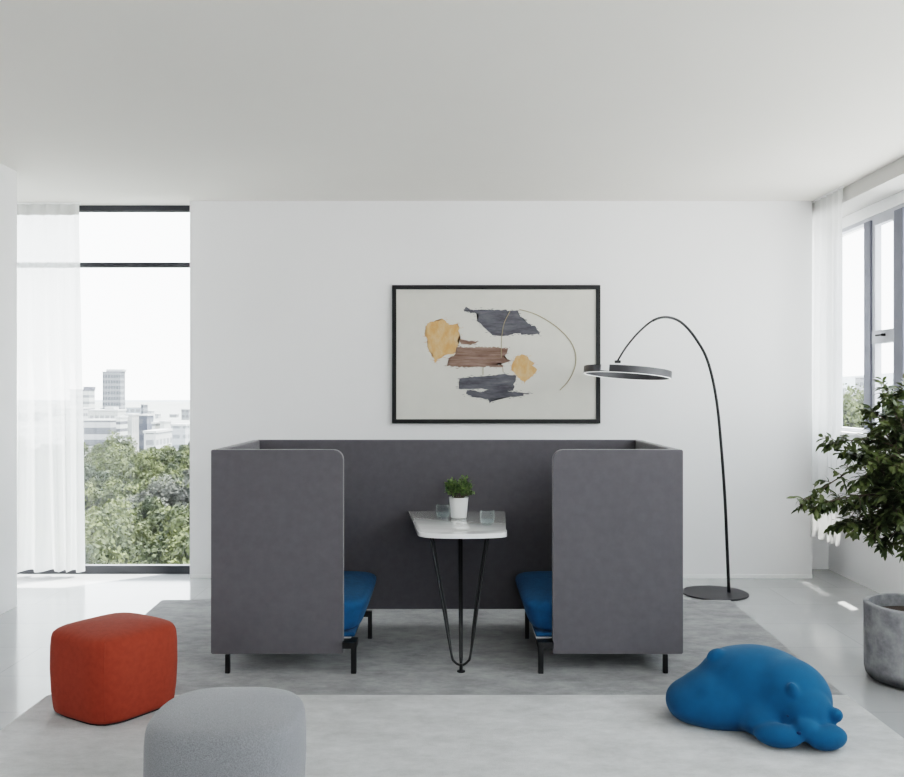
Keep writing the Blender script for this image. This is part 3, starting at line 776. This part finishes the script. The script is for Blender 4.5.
# ------------------------------------------------------------------ big potted tree
PX, PY = 2.435, 4.70
pot = thing('potted_tree', 'leafy green ficus tree in a round raw concrete planter by the right wall', 'plant', (PX, PY, 0))
o = obj('planter', lathe(BM(), (PX, PY, 0), [(0, 0.0), (0.205, 0.0), (0.226, 0.008), (0.242, 0.028), (0.249, 0.06), (0.252, 0.385), (0.252, 0.395), (0.247, 0.40), (0.224, 0.40), (0.220, 0.39), (0.218, 0.335), (0, 0.335)], 72), M['concrete'], pot); autosmooth(o, 50)
obj('soil', lathe(BM(), (PX, PY, 0), [(0, 0.337), (0.217, 0.337), (0.16, 0.350), (0, 0.357)], 32), M['soil'], pot)
rnd = random.Random(5)
tk = BM(); lf = BM(); tw = BM()
top = Vector((PX-0.02, PY-0.01, 0.98))
tpts = catmull([(PX, PY, 0.34), (PX+0.015, PY, 0.6), (PX-0.01, PY+0.01, 0.8), top, (PX+0.0, PY+0.02, 1.25), (PX+0.02, PY, 1.45)], 6)
tube(tk, tpts, [0.022-0.016*i/len(tpts) for i in range(len(tpts))], 10)
ends = []
for (x, y, d) in ((797, 500, 4.7), (808, 508, 4.75), (825, 437, 4.8), (838, 450, 4.85), (815, 503, 4.65), (840, 530, 4.7), (832, 528, 4.75), (850, 480, 4.6), (845, 505, 4.9), (868, 540, 4.6), (880, 550, 4.75), (860, 528, 4.9),
                  (872, 420, 4.8), (885, 382, 4.85), (868, 402, 4.9), (895, 395, 4.7), (904, 378, 4.75), (870, 460, 4.55), (885, 490, 4.5), (860, 500, 5.0), (880, 440, 5.05), (890, 520, 4.55), (905, 555, 4.6), (903, 500, 4.45), (895, 460, 4.5), (850, 455, 5.0),
                  (888, 420, 4.65), (875, 480, 4.75), (900, 435, 5.1), (862, 445, 4.7), (900, 540, 4.9)):
    ends.append(P(x, y, d))
for k in range(20):
    a = rnd.uniform(-1.2, 1.4); e = rnd.uniform(-0.5, 1.0)
    q = Vector((PX+0.5*math.cos(a)*math.cos(e), PY+0.5*math.sin(a)*math.cos(e), 1.05+0.5*math.sin(e)))
    q.x = min(q.x, 3.12); ends.append(q)
def twig_leaves(p, d, n, ln, sz):
    pts = [p]; q = p.copy(); dd = d.normalized()
    for i in range(3):
        dd = (dd+Vector((rnd.gauss(0, .22), rnd.gauss(0, .22), rnd.gauss(-0.03, .18)))).normalized()
        q = q+dd*(ln/3); pts.append(q.copy())
    tube(tw, pts, [0.0022, 0.0018, 0.0014, 0.001], 4)
    for i in range(n):
        t = (i+0.6)/n*3; k = min(2, int(t)); b0 = pts[k].lerp(pts[k+1], t-k)
        side = dd.cross(Vector((0, 0, 1)))
        if side.length < 0.1: side = Vector((1, 0, 0))
        side.normalize()
        sd = side*(1 if i % 2 else -1)+dd*0.8+Vector((rnd.gauss(0, .35), rnd.gauss(0, .35), rnd.gauss(-0.15, .4)))
        leaf(lf, b0, sd, Vector((rnd.gauss(0, .45), rnd.gauss(0, .45), 1)), sz*rnd.uniform(0.75, 1.25), sz*rnd.uniform(0.38, 0.52), 0.2, 0.25)
for e in ends:
    e = e+(Vector((PX, PY, 1.0))-e).normalized()*0.055
    h = 0.72+0.5*rnd.random()
    if e.z > 1.25: h = 1.0+0.2*rnd.random()
    s = Vector((PX+rnd.uniform(-.01, .01), PY+rnd.uniform(-.01, .01), min(h, 1.2)))
    mid = s.lerp(e, 0.5)+Vector((rnd.gauss(0, .02), rnd.gauss(0, .02), 0.05+rnd.gauss(0, .02)))
    cpz = catmull([s, mid, e], 6)
    tube(tk, cpz, [0.007-0.005*i/(len(cpz)-1) for i in range(len(cpz))], 6)
    ln = (e-s).length
    for i in range(3, len(cpz)):
        t = i/(len(cpz)-1)
        d0 = (cpz[i]-cpz[i-1]).normalized()
        for _ in range(rnd.choice((2, 3)) if t > 0.6 else rnd.choice((1, 2))):
            dv = d0*0.7+Vector((rnd.gauss(0, .6), rnd.gauss(0, .6), rnd.gauss(0, .5)))
            twig_leaves(cpz[i], dv, 6, rnd.uniform(0.05, 0.10)*(1.1-0.25*t), 0.050)
    twig_leaves(e, (cpz[-1]-cpz[-2]), 6, 0.05, 0.052)
obj('trunk', tk, M['bark'], pot, smooth=True)
obj('twigs', tw, M['bark'], pot, smooth=True)
for v in lf.verts:
    if v.co.x > 3.17: v.co.x = 3.17
o = obj('foliage', lf, M['leaf'], pot, normals=False, smooth=True)

# ================================================================== OUTSIDE
GZ = -20.0
def ext(name, c, **k): return mat(name, c, 0.8, **k)
M['city_ground'] = ext('city_ground', (0.17, 0.175, 0.17), var=0.3, vscale=0.02)
struct('ground', bx(-1800, 1800, 14, 2600, GZ-0.5, GZ), M['city_ground'])
M['hill'] = ext('hazy_hill', (0.17, 0.19, 0.21), var=0.12, vscale=0.01)  # distance haze is mixed into this colour
def hill(label, x0, x1, y, h, seed):
    bm = BM(); n = 60; A, B, C = [], [], []
    for i in range(n+1):
        x = x0+(x1-x0)*i/n; z = GZ+h*(0.85+0.3*noise.noise(Vector((x*0.004, seed, 0))))
        A.append(bm.verts.new((x, y-120, GZ))); B.append(bm.verts.new((x, y, z))); C.append(bm.verts.new((x, y+200, GZ)))
    for i in range(n):
        bm.faces.new((A[i], A[i+1], B[i+1], B[i])); bm.faces.new((B[i], B[i+1], C[i+1], C[i]))
    o = obj('hill', bm, M['hill']); tag(o, label, 'hill'); o['kind'] = 'structure'
hill('low hazy hill along the horizon beyond the city', -1700, 300, 2300, 4.5, 1)
hill('hazy ridge seen through the right ribbon window', 350, 1700, 1500, 66, 2)

def facade(col, win, sx, sz, dark=0.5):
    m, nt, b = newmat('facade')
    tc = N(nt, 'ShaderNodeTexCoord'); sp = N(nt, 'ShaderNodeSeparateXYZ'); L(nt, tc.outputs['Object'], sp.inputs[0])
    ad = N(nt, 'ShaderNodeMath', operation='ADD'); L(nt, sp.outputs['X'], ad.inputs[0]); L(nt, sp.outputs['Y'], ad.inputs[1])
    def frac(sock, per, th):
        d = N(nt, 'ShaderNodeMath', operation='DIVIDE'); L(nt, sock, d.inputs[0]); d.inputs[1].default_value = per
        f = N(nt, 'ShaderNodeMath', operation='FRACT'); L(nt, d.outputs[0], f.inputs[0])
        g = N(nt, 'ShaderNodeMath', operation='GREATER_THAN'); L(nt, f.outputs[0], g.inputs[0]); g.inputs[1].default_value = th
        return g
    a = frac(sp.outputs['Z'], sz, dark)
    if sx: 
        c = frac(ad.outputs[0], sx, 0.3); mu = N(nt, 'ShaderNodeMath', operation='MULTIPLY'); L(nt, a.outputs[0], mu.inputs[0]); L(nt, c.outputs[0], mu.inputs[1]); a = mu
    mx = N(nt, 'ShaderNodeMix', data_type='RGBA'); mx.inputs[6].default_value = c4(col); mx.inputs[7].default_value = c4(win)
    L(nt, a.outputs[0], mx.inputs[0]); L(nt, mx.outputs[2], b.inputs['Base Color']); b.inputs['Roughness'].default_value = 0.7
    return m
M['roofwhite'] = ext('pale_roof', (0.33, 0.33, 0.33))
M['roofdark'] = ext('dark_roof', (0.12, 0.12, 0.14))
def building(label, x0, x1, ytop, d, col, win, sx=3.0, sz=3.0, dark=0.5, dep=None, cap=None, roof=None, name='building', group=None, slope=None):
    a = X(x0, d); b_ = X(x1, d); z = EYE-(ytop-CY)*d/F
    w = b_-a; dep = dep or max(7, w*0.6)
    if x1 < CX: b_ = max(X(x1, d+dep), a+w*0.45)
    else: a = min(X(x0, d+dep), b_-w*0.45)
    col = tuple(v*0.62 for v in col); win = tuple(v*0.55 for v in win)
    t = thing(name, label, 'building', ((a+b_)/2, d+dep/2, GZ), group)
    obj('walls', bx(a, b_, d, d+dep, GZ, z), facade(col, win, sx, sz, dark), t)
    obj('roof', bx(a-0.2, b_+0.2, d-0.2, d+dep+0.2, z, z+0.6), M[roof or 'roofwhite'], t)
    if cap:
        c0, c1, cy, mm = cap
        obj('rooftop_plant', bx(X(c0, d), X(c1, d), d+dep*0.2, d+dep*0.8, z+0.6, EYE-(cy-CY)*d/F), M[mm], t)
    return t
W = (0.52, 0.52, 0.51); G = (0.28, 0.285, 0.30); DK = (0.10, 0.105, 0.125); PB = (0.42, 0.44, 0.47)
building('tall grey high-rise tower with fine window grid above the city', 102.5, 125.3, 372.5, 520, (0.27, 0.275, 0.29), (0.12, 0.125, 0.145), 1.6, 3.2, 0.45, cap=(105, 122.6, 369, 'roofwhite'), roof='roofdark', name='tower')
building('white banded block with a dark top storey left of the tower', 70, 95, 390.5, 470, W, G, 0, 3.4, 0.6, cap=(82, 91, 386.5, 'roofdark'), roof='roofdark')
building('long white low building with columned front below the tower', 88, 126, 411, 380, (0.46, 0.46, 0.45), (0.30, 0.30, 0.31), 2.2, 6.0, 0.3, cap=(103, 112, 407, 'roofwhite'))
building('grey hall with a dark window band in front of the columned building', 84, 118, 421, 330, (0.45, 0.45, 0.46), (0.16, 0.165, 0.19), 0, 4.4, 0.45)
building('white striped stair block at the centre of the city view', 116, 125, 418, 300, (0.55, 0.55, 0.54), (0.14, 0.14, 0.16), 0, 2.4, 0.55)
building('beige blank-walled block beside the dark glass office', 125, 139, 415.5, 320, (0.42, 0.41, 0.40), (0.36, 0.36, 0.36), 2.5, 12, 0.6)
building('dark glass office with white parapet', 139, 153.5, 416, 330, (0.12, 0.13, 0.165), (0.20, 0.21, 0.24), 3.5, 4.0, 0.55)
building('slim grey slab tower behind the dark glass office', 141, 146.5, 405, 480, (0.24, 0.25, 0.27), DK, 1.5, 3, 0.5)
building('wide pale roofed warehouse in the middle distance', 126, 146, 408, 640, PB, G, 4, 5, 0.6)
building('small white house-like block right of the dark office', 152, 158, 424, 290, W, G, 2.5, 3, 0.6)
building('white cube building near the right edge of the left window', 160, 169.5, 422.5, 290, (0.52, 0.52, 0.51), (0.30, 0.31, 0.33), 4.0, 5, 0.55)
building('long low white roof just above the trees', 144, 170, 433, 240, (0.5, 0.5, 0.5), G, 3, 3, 0.5, dep=14)
building('pale low terrace at the right edge above the trees', 171, 192, 426, 270, (0.44, 0.45, 0.47), (0.30, 0.31, 0.33), 3, 3, 0.6)
building('grey office slab under the banded block', 60, 90, 409, 420, (0.42, 0.42, 0.43), DK, 2, 3, 0.55)
rn = random.Random(21)
for k in range(16):
    x = 20+k*11.5+rn.uniform(-3, 3); w = rn.uniform(5, 13); y = rn.uniform(408, 417); c = rn.uniform(0.26, 0.46)  # haze is put into the far blocks as paler wall colour
    building('hazy pale block in the distant town below the horizon', x, x+w, y, rn.uniform(620, 900), (c, c*1.01, c*1.04), (c*.7, c*.71, c*.75), 4, 4, 0.5, name='building', group='distant hazy town blocks')
for k in range(14):
    x = 838+k*6.5+rn.uniform(-2, 2); w = rn.uniform(5, 9); y = rn.uniform(375, 393); c = rn.uniform(0.35, 0.5)
    building('pale hillside block seen through the right ribbon window', x, x+w, y, rn.uniform(330, 520), (c, c, c*1.02), (c*.6, c*.6, c*.65), 3, 3.4, 0.5, name='building', group='hillside blocks beyond the ribbon window')

# trees
def crown_mesh(seed, leaves, R0=3.6, H=5.2, m='treeA'):
    rnd = random.Random(seed)
    lumps = []
    for k in range(60):
        a = rnd.uniform(0, 2*PI); e = math.asin(rnd.uniform(-0.35, 1.0)); q = rnd.uniform(0.65, 0.98)
        lumps.append((Vector((R0*q*math.cos(a)*math.cos(e), R0*q*math.sin(a)*math.cos(e), H*0.55*q*math.sin(e)*1.25)), rnd.uniform(0.5, 1.05)))
    lb = BM()
    per = leaves//len(lumps)
    for c, r in lumps:
        for i in range(per):
            v = Vector((rnd.gauss(0, 1), rnd.gauss(0, 1), rnd.gauss(0.25, 1))).normalized()
            p = c+v*(r*rnd.uniform(0.75, 1.1)*(1+0.25*noise.noise(v*3+c)))
            n = (v+Vector((rnd.gauss(0, .5), rnd.gauss(0, .5), rnd.gauss(0, .5)))).normalized()
            t = n.orthogonal().normalized(); t = Quaternion(n, rnd.uniform(0, 6.28)) @ t; b_ = n.cross(t)
            s = rnd.uniform(0.07, 0.15)
            vs = [lb.verts.new(p+t*s), lb.verts.new(p+b_*s*0.7), lb.verts.new(p-t*s), lb.verts.new(p-b_*s*0.7)]
            lb.faces.new(vs)
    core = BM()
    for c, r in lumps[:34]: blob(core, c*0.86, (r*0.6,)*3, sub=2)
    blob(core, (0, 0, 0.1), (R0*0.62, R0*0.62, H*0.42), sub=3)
    return lb, core
def proto(seed, leaves, mname, **k):
    lb, core = crown_mesh(seed, leaves, **k)
    ml = bpy.data.meshes.new('foliage'); lb.to_mesh(ml); lb.free(); ml.materials.append(M[mname])
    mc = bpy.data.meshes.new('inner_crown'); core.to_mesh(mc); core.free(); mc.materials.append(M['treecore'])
    tb_ = BM(); tube(tb_, [(0, 0, -12), (0.1, 0, -6), (0, 0, -1)], [0.35, 0.28, 0.2], 8)
    for a in range(4): tube(tb_, [(0, 0, -3.5), (1.3*math.cos(a*1.57), 1.3*math.sin(a*1.57), -1.3), (2*math.cos(a*1.57), 2*math.sin(a*1.57), 0)], [0.15, 0.1, 0.05], 6)
    mt = bpy.data.meshes.new('trunk'); tb_.to_mesh(mt); tb_.free(); mt.materials.append(M['bark'])
    return ml, mc, mt
protos = [proto(1, 20000, 'treeA'), proto(2, 20000, 'treeA'), proto(3, 18000, 'treeB'), proto(4, 14000, 'treeC')]
def tree(x, y, top, s, kind, label, group, rz, zs=1.0):
    z = top-3.9*s*zs
    t = thing('tree', label, 'tree', (x, y, GZ), group)
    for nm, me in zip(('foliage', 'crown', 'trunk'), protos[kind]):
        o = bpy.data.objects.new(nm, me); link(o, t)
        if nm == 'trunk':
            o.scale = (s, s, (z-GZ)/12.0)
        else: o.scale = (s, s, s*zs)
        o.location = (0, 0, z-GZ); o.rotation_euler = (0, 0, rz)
LAB = ['leafy green tree in the park canopy below the left window', 'leafy green tree in the park canopy below the left window', 'darker green tree among the park canopy', 'greyish sparse tree among the green canopy']
rt_ = random.Random(77)
rows = [(36, 1.0), (42, 1.0), (49, 1.05), (57, 1.05), (66, 1.1), (76, 1.1), (88, 1.15), (102, 1.2), (118, 1.3), (136, 1.3)]
for d, s in rows:
    sp = 5.6*s
    xa = X(-40, d); xb = X(215, d)
    n = max(2, int((xb-xa)/sp)+1)
    off = rt_.uniform(0, sp)
    for i in range(n):
        x = xa+off+sp*i; 
        if x > xb+2: break
        y = d+rt_.uniform(-2, 2)
        ytop = {36: 566, 42: 528, 49: 505, 57: 492, 66: 482, 76: 472, 88: 463, 102: 454, 118: 446, 136: 439}[d]
        top = EYE-(ytop-CY)*d/F+rt_.uniform(-1.0, 0.8)
        if d == 36: top = EYE-(545-CY)*d/F+rt_.uniform(-.8, .3)
        kind = rt_.choice([0, 1, 0, 1, 0, 1, 2, 3])
        tree(x, y, top, s*rt_.uniform(0.9, 1.12), kind, LAB[kind], ['park canopy trees', 'park canopy trees', 'dark canopy trees', 'grey canopy trees'][kind], rt_.uniform(0, 6.28), rt_.uniform(0.95, 1.2))
for d in (60, 72, 86):
    for i in range(5):
        x = X(836+i*34+rt_.uniform(-6, 6), d); kind = rt_.choice([0, 1, 2])
        tree(x, d+rt_.uniform(-3, 3), EYE-(402-(d-60)*0.2-CY)*d/F+rt_.uniform(-.6, .6), 1.15, kind, 'tall leafy tree outside the right ribbon window', 'trees beyond the ribbon window', rt_.uniform(0, 6.28), 1.3)

# ================================================================== LIGHT
wd = bpy.data.worlds.new('World'); scene.world = wd; wd.use_nodes = True
nt = wd.node_tree; bg = nt.nodes['Background']
tc = N(nt, 'ShaderNodeTexCoord'); sp = N(nt, 'ShaderNodeSeparateXYZ'); L(nt, tc.outputs['Generated'], sp.inputs[0])
cr = N(nt, 'ShaderNodeValToRGB'); e = cr.color_ramp.elements
e[0].position = 0.0; e[0].color = (1.0, 0.995, 0.985, 1); e[1].position = 0.35; e[1].color = (0.90, 0.96, 1.0, 1)
e.new(0.08).color = (0.98, 0.99, 1.0, 1)
L(nt, sp.outputs['Z'], cr.inputs['Fac']); L(nt, cr.outputs['Color'], bg.inputs['Color'])
bg.inputs['Strength'].default_value = 2.6
sun = bpy.data.lights.new('sun', 'SUN'); sun.energy = 7.0; sun.angle = R(0.8); sun.color = (1.0, 0.96, 0.9)
so = bpy.data.objects.new('sun', sun); COL.objects.link(so)
so.rotation_euler = Vector((-0.30, -0.25, -1.0)).to_track_quat('-Z', 'Y').to_euler(); so.location = (3, 12, 20)
def portal(loc, direction, sx, sy):
    l = bpy.data.lights.new('portal', 'AREA'); l.shape = 'RECTANGLE'; l.size = sx; l.size_y = sy; l.cycles.is_portal = True
    o = bpy.data.objects.new('portal', l); COL.objects.link(o); o.location = loc
    o.rotation_euler = Vector(direction).to_track_quat('-Z', 'Z').to_euler()
portal((-3.12, 7.56, 1.55), (0, -1, 0), 2.0, 3.0)
portal((3.36, 2.2, 2.02), (-1, 0, 0), 10.4, 1.65)
portal((1.45, -3.13, 2.0), (0, 1, 0), 2.9, 1.8)

# ================================================================== CAMERA
cam = bpy.data.cameras.new('camera'); cam.sensor_width = 36; cam.lens = F/904*36
cam.shift_x = 2/904; cam.shift_y = 4.5/904; cam.clip_end = 5000
co = bpy.data.objects.new('camera', cam); COL.objects.link(co); co.location = (0, 0, EYE); co.rotation_euler = (R(90), 0, 0)
scene.camera = co
scene.view_settings.view_transform = 'Filmic'
scene.view_settings.look = 'High Contrast'
scene.view_settings.exposure = 1.2
scene.cycles.max_bounces = 10; scene.cycles.diffuse_bounces = 6; scene.cycles.transparent_max_bounces = 12
scene.cycles.use_denoising = True
scene.cycles.caustics_reflective = False; scene.cycles.caustics_refractive = False
for o in bpy.data.objects:
    if '_o' in o: del o['_o']
